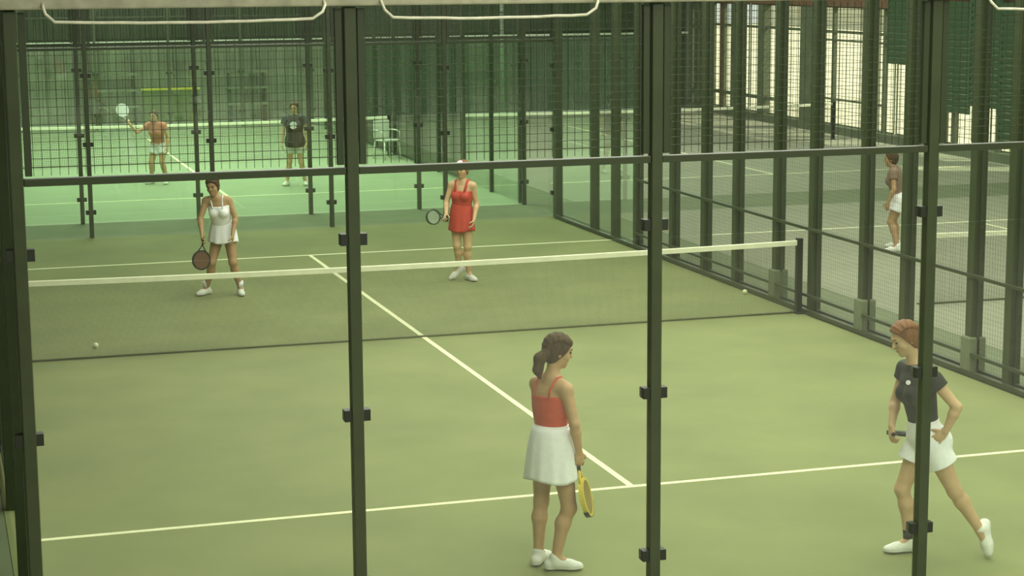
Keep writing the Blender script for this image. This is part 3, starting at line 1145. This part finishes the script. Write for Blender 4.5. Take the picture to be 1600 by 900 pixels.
# ------------------------------------------------------------------ near player with black top
B2 = (1.48, 0.58)
p2 = Person(B2, dict(
    pelvis=(-.115, .0, .905), chest=(-.175, .0, 1.225), neck=(-.205, .0, 1.43), head=(-.285, -.005, 1.625),
    right=(-.32, .95, 0), hup=(-.42, -.02, 1), face=(-.86, -.18, -.44),
    shL=(-.105, -.165, 1.355), shR=(-.245, .145, 1.375),
    elL=(.055, -.215, 1.165), wrL=(-.015, -.195, .985), hdL=(-.55, .15, -.6), pnL=(0, 1, -.2), thL=(-.4, 0, 1),
    elR=(-.30, .205, 1.12), wrR=(-.345, .10, .955), hdR=(-.02, -.35, -.9), pnR=(.6, .2, .0), thR=(-.3, .8, 0), curlR=(1.1, 0, 0),
    knL=(.095, -.07, .500), anL=(.290, -.07, .205), toeL=(.02, -.42, -.90),
    knR=(-.262, .07, .480), anR=(-.200, .06, .092), toeR=(-.99, -.10, 0)), .0042)
finish(p2.root, 'woman walking left in black top and white shorts behind the post', 'person')
p2.build_body(M['skin_pale'])
p2.face(M['hair_red'])
p2.shoes(M['white_shoe'])
p2.hair(M['hair_red'], cut=.035, puff=.018, tilt=.5, extra=[rc((-.215, .0, 1.66), (-.185, .0, 1.60), .045, .035, .02), rc((-.185, 0, 1.60), (-.165, 0, 1.535), .035, .016, .02)])
tp = p2.top('shirt', M['black'], .105, .55, .012, sleeves=.30, girdle=True)
part('badge', tube_mesh('badge', [(-.285, -.155, 1.335), (-.289, -.163, 1.336)], .017, M['white'], 12), tp)
sh2 = p2.shorts('shorts', M['white'], .40, .040, .125)
part('side_stripe', tube_mesh('side_stripe', [(-.03, -.170, .985), (.0, -.155, 1.0), (.03, -.115, 1.02)], .016, M['blackp'], 8), sh2)
an = p2.J['anR']
part('sock', tube_mesh('sock', [an + A3(-.004, 0, .02), an + A3(-.006, 0, .05), an + A3(-.010, 0, .085)], [.043, .042, .043], M['blackp'], 16), p2.root)
racket('racket', to_world(B2, (-.345, .03, .905)), vec_world((.42, .88, -.20)), vec_world((.1, .2, 1)),
       'dark padel racket held in front by the woman in black top', M['darkgreen'], M['blackp'], M['blackp'], .9)

# ------------------------------------------------------------------ far player in white
B3 = (-1.80, 13.80)
p3 = Person(B3, dict(
    pelvis=(.025, .0, .845), chest=(.005, -.07, 1.135), neck=(-.03, -.11, 1.32), head=(-.070, -.14, 1.475),
    right=(-1, .1, 0), hup=(-.1, -.15, 1), face=(-.2, -.95, -.15),
    shR=(-.175, -.10, 1.285), shL=(.125, -.09, 1.285),
    elR=(-.245, -.17, 1.05), wrR=(-.205, -.32, .86), hdR=(.02, -.2, -1), pnR=(.9, 0, 0), thR=(0, -1, 0), curlR=(1.1, 0, 0),
    elL=(.215, -.12, 1.06), wrL=(.19, -.25, .85), hdL=(0, -.2, -1), pnL=(-1, 0, 0), thL=(0, -1, 0),
    knR=(-.125, -.08, .45), anR=(-.225, .02, .092), toeR=(-.55, -.83, 0),
    knL=(.155, -.08, .45), anL=(.232, .0, .092), toeL=(.25, -.95, 0)), .008)
finish(p3.root, 'far player in a white dress standing ready beyond the net, leaning forward', 'person')
p3.build_body(M['skin_tan'])
p3.face(M['hair_dark'])
p3.shoes(M['white_shoe'])
p3.hair(M['hair_dark'], cut=.045, extra=[rc((-.07, -.03, 1.50), (-.05, .0, 1.42), .03, .015, .02)])
d3 = p3.top('dress', M['white'], .10, .40, .012)
p3.skirt('skirt', M['white'], .16, -.125, (.128, .104), (.205, .175), (0, 0, 0), 11, .03)
for q, sd in ((-1, 'L'), (1, 'R')):
    sh = p3.J['neck'] * .45 + p3.J['sh' + sd] * .55 + p3.u * .053
    part('strap', tube_mesh('strap', [p3.J['chest'] + p3.u * .07 - p3.f * .100 + p3.r * q * .07, sh - p3.f * .03, sh + p3.f * .02, p3.J['chest'] + p3.u * .07 + p3.f * .108 + p3.r * q * .065], .011, M['white'], 8), d3)
for sd in 'LR':
    an = p3.J['an' + sd]
    part('sock', tube_mesh('sock', [an + A3(0, 0, .015), an + A3(0, -.008, .09)], [.044, .045], M['white'], 14), p3.root)
racket('racket', to_world(B3, (-.185, -.355, .835)), vec_world((-.10, -.10, -.97)), vec_world((.45, -.9, .1)),
       'brown padel racket held low by the far player in white', M['brown'], M['blackp'], M['blackp'], .92)

# ------------------------------------------------------------------ far player in red dress
B4 = (1.60, 13.88)
p4 = Person(B4, dict(
    pelvis=(-.035, .0, .90), chest=(-.025, -.02, 1.19), neck=(-.02, -.03, 1.385), head=(-.020, -.05, 1.560),
    right=(-.95, .31, 0), hup=(-.05, -.08, 1), face=(-.45, -.87, -.12),
    shR=(-.170, .01, 1.335), shL=(.125, -.06, 1.335),
    elR=(-.245, -.03, 1.10), wrR=(-.245, -.20, .955), hdR=(-.3, -.7, -.3), pnR=(.5, -.2, -.8), thR=(0, -.3, 1), curlR=(1.1, 0, 0),
    elL=(.175, -.04, 1.08), wrL=(.140, -.17, .88), hdL=(-.2, -.4, -.9), pnL=(-1, 0, 0), thL=(0, -1, 0),
    knR=(-.105, -.05, .495), anR=(-.095, .05, .165), toeR=(-.80, -.25, -.50),
    knL=(.045, -.06, .485), anL=(.055, -.01, .092), toeL=(.55, -.83, 0)), .008)
finish(p4.root, 'far player in a short red dress and white cap beyond the net', 'person')
p4.build_body(M['skin_pale'])
p4.face(M['hair_red'])
p4.shoes(M['white_shoe'])
p4.hair(M['hair_red'], cut=.045, extra=[rc((.0, .05, 1.57), (.01, .08, 1.48), .03, .016, .02)])
hh, hf_, hu_, hr_ = p4.J['head'], p4.hf, p4.hu, p4.hr
RH = np.stack([hr_, hf_, hu_], 1)
cap = part('cap', solid('cap', [el(hh + hu_ * .045, (.094, .114, .088), RH, .02)], .008, M['white'], [(hh + hu_ * .062, -hu_)]), p4.root)
part('brim', solid('brim', [el(hh + hu_ * .066 + hf_ * .13, (.065, .075, .016), RH, .02)], .008, M['white']), cap)
d4 = p4.top('dress', M['red2'], .02, .375, .013)
p4.skirt('skirt', M['red2'], .20, -.20, (.128, .106), (.190, .165), (0, 0, 0), 10, .02)
for q, sd in ((-1, 'L'), (1, 'R')):
    sh = p4.J['neck'] * .45 + p4.J['sh' + sd] * .55 + p4.u * .053
    part('strap', tube_mesh('strap', [p4.J['chest'] + p4.u * .05 - p4.f * .100 + p4.r * q * .075, sh - p4.f * .03, sh + p4.f * .02, p4.J['chest'] + p4.u * .06 + p4.f * .108 + p4.r * q * .065], .020, M['red2'], 8), d4)
racket('racket', to_world(B4, (-.200, -.20, .945)), vec_world((-.80, -.58, -.02)), vec_world((.50, -.75, .15)),
       'dark racket with pale strings held out to the left by the player in red', M['plastic'], M['darkgreen'], M['blackp'], .80, open_ring=True)


# ------------------------------------------------------------------ players on the other courts
def simple_player(base, ang, h, label, skin, hair, tall=1.0, crouch=0.0, armR=None, armL=None, stride=.12):
    """ang: facing direction in view axes, 0 = away from the viewer, counter-clockwise"""
    ca, sa = math.cos(ang), math.sin(ang)

    def L(x, y, z):          # x to the person's right, y forward
        return (x * ca - y * sa, x * sa + y * ca, z * tall)
    c = crouch
    J = dict(pelvis=L(0, -.10 * c, .92 - .2 * c), chest=L(0, .05 * c, 1.21 - .24 * c), neck=L(0, .12 * c, 1.41 - .27 * c), head=L(0, .20 * c + .02, 1.57 - .29 * c),
             right=L(1, 0, 0), hup=L(0, .1, 1), face=L(0, 1, -.1),
             shR=L(.165, .08 * c, 1.36 - .27 * c), shL=L(-.165, .08 * c, 1.36 - .27 * c),
             knR=L(.12, .10 * c + .02, .48 - .04 * c), knL=L(-.12, .10 * c + .02, .48 - .04 * c),
             anR=L(.10 + stride * .5, 0, .092), anL=L(-.10 - stride * .5, -stride * .3, .092), toeR=L(.25, .95, 0), toeL=L(-.25, .95, 0),
             elR=L(.24, .0, 1.10 - .27 * c), wrR=L(.25, .08, .87 - .2 * c), hdR=L(0, .2, -1), pnR=L(-1, 0, 0), thR=L(0, 1, 0),
             elL=L(-.24, .0, 1.10 - .27 * c), wrL=L(-.25, .08, .87 - .2 * c), hdL=L(0, .2, -1), pnL=L(1, 0, 0), thL=L(0, 1, 0))
    if armR:
        J.update({k: L(*v) for k, v in armR.items()})
    if armL:
        J.update({k: L(*v) for k, v in armL.items()})
    p = Person(base, J, h, 1.0)
    finish(p.root, label, 'person')
    p.build_body(skin)
    p.face(hair)
    p.shoes(M['white_shoe'])
    p.hair(hair)
    return p


B5 = (-1.0, 27.8)
p5 = simple_player(B5, math.radians(165), .012, 'player in a faded pink top on the bright green court behind, racket raised', M['skin'], M['hair_dark'], .97, .45,
                   armR=dict(elR=(.36, .18, 1.10), wrR=(.46, .28, 1.27), hdR=(.3, .2, 1), pnR=(-1, .2, 0), thR=(0, 1, 0), curlR=(1.1, 0, 0)))
p5.top('shirt', M['pink'], .0, .50, .014, sleeves=.35, girdle=True)
p5.shorts('shorts', M['white'], .45, .02, .08)
wr5 = p5.J['wrR']
racket('racket', to_world(B5, wr5 + A3(-.02, -.02, .0)), vec_world((-.35, -.05, .90)), vec_world((.3, -.95, .1)),
       'pale racket raised by the player in pink on the court behind', M['white'], M['white'], M['blackp'], .95)

B6 = (1.60, 26.5)
p6 = simple_player(B6, math.radians(178), .012, 'player in a dark navy shirt with white emblem on the court behind', M['skin_pale'], M['hair_dark'], 1.0, .0, stride=.16)
t6 = p6.top('shirt', M['navy'], -.14, .52, .035, sleeves=.45, girdle=True, extra=[el(p6.J['pelvis'] - A3(0, 0, .05), (.20, .155, .26), np.stack([p6.r, p6.f, p6.u], 1), .05)])
part('emblem', tube_mesh('emblem', [p6.J['chest'] + p6.f * .135 + p6.u * .02, p6.J['chest'] + p6.f * .168 + p6.u * .02], .075, M['white'], 20), t6)
p6.shorts('shorts', M['plastic'], .55, .02, .02)

B8 = (8.62, 14.45)
p8 = simple_player(B8, math.radians(70), .012, 'player in dull brown top and white shorts on the right court behind the mesh', M['skin_tan'], M['hair_dark'], .95, .35, stride=.2)
p8.top('shirt', mat('dull_pink', (.20, .135, .09), .8, .1, 8), .05, .50, .014, sleeves=.4, girdle=True)
p8.shorts('shorts', M['white'], .45, .03, .09)

# pale plastic chair beside the end of the net on the bright green court
ch = empty('plastic_chair', (4.62, 31.2, 0), math.radians(200))
finish(ch, 'pale plastic chair beside the net end on the bright green court', 'chair')
part('seat', boxes_mesh('seat', [(-.22, .22, -.2, .22, .42, .46)], M['plastic'], .01), ch)
part('backrest', boxes_mesh('backrest', [(-.21, .21, -.245, -.205, .47, .88)], M['plastic'], .012), ch)
for sx in (-1, 1):
    for sy2 in (-1, 1):
        part('leg', tube_mesh('leg', [(sx * .19, sy2 * .19, .42), (sx * .22, sy2 * .23, 0)], [.022, .018], M['plastic'], 8), ch)
    part('armrest', tube_mesh('armrest', [(sx * .215, -.22, .66), (sx * .235, .0, .66), (sx * .225, .18, .64), (sx * .21, .19, .46)], .018, M['plastic'], 8), ch)
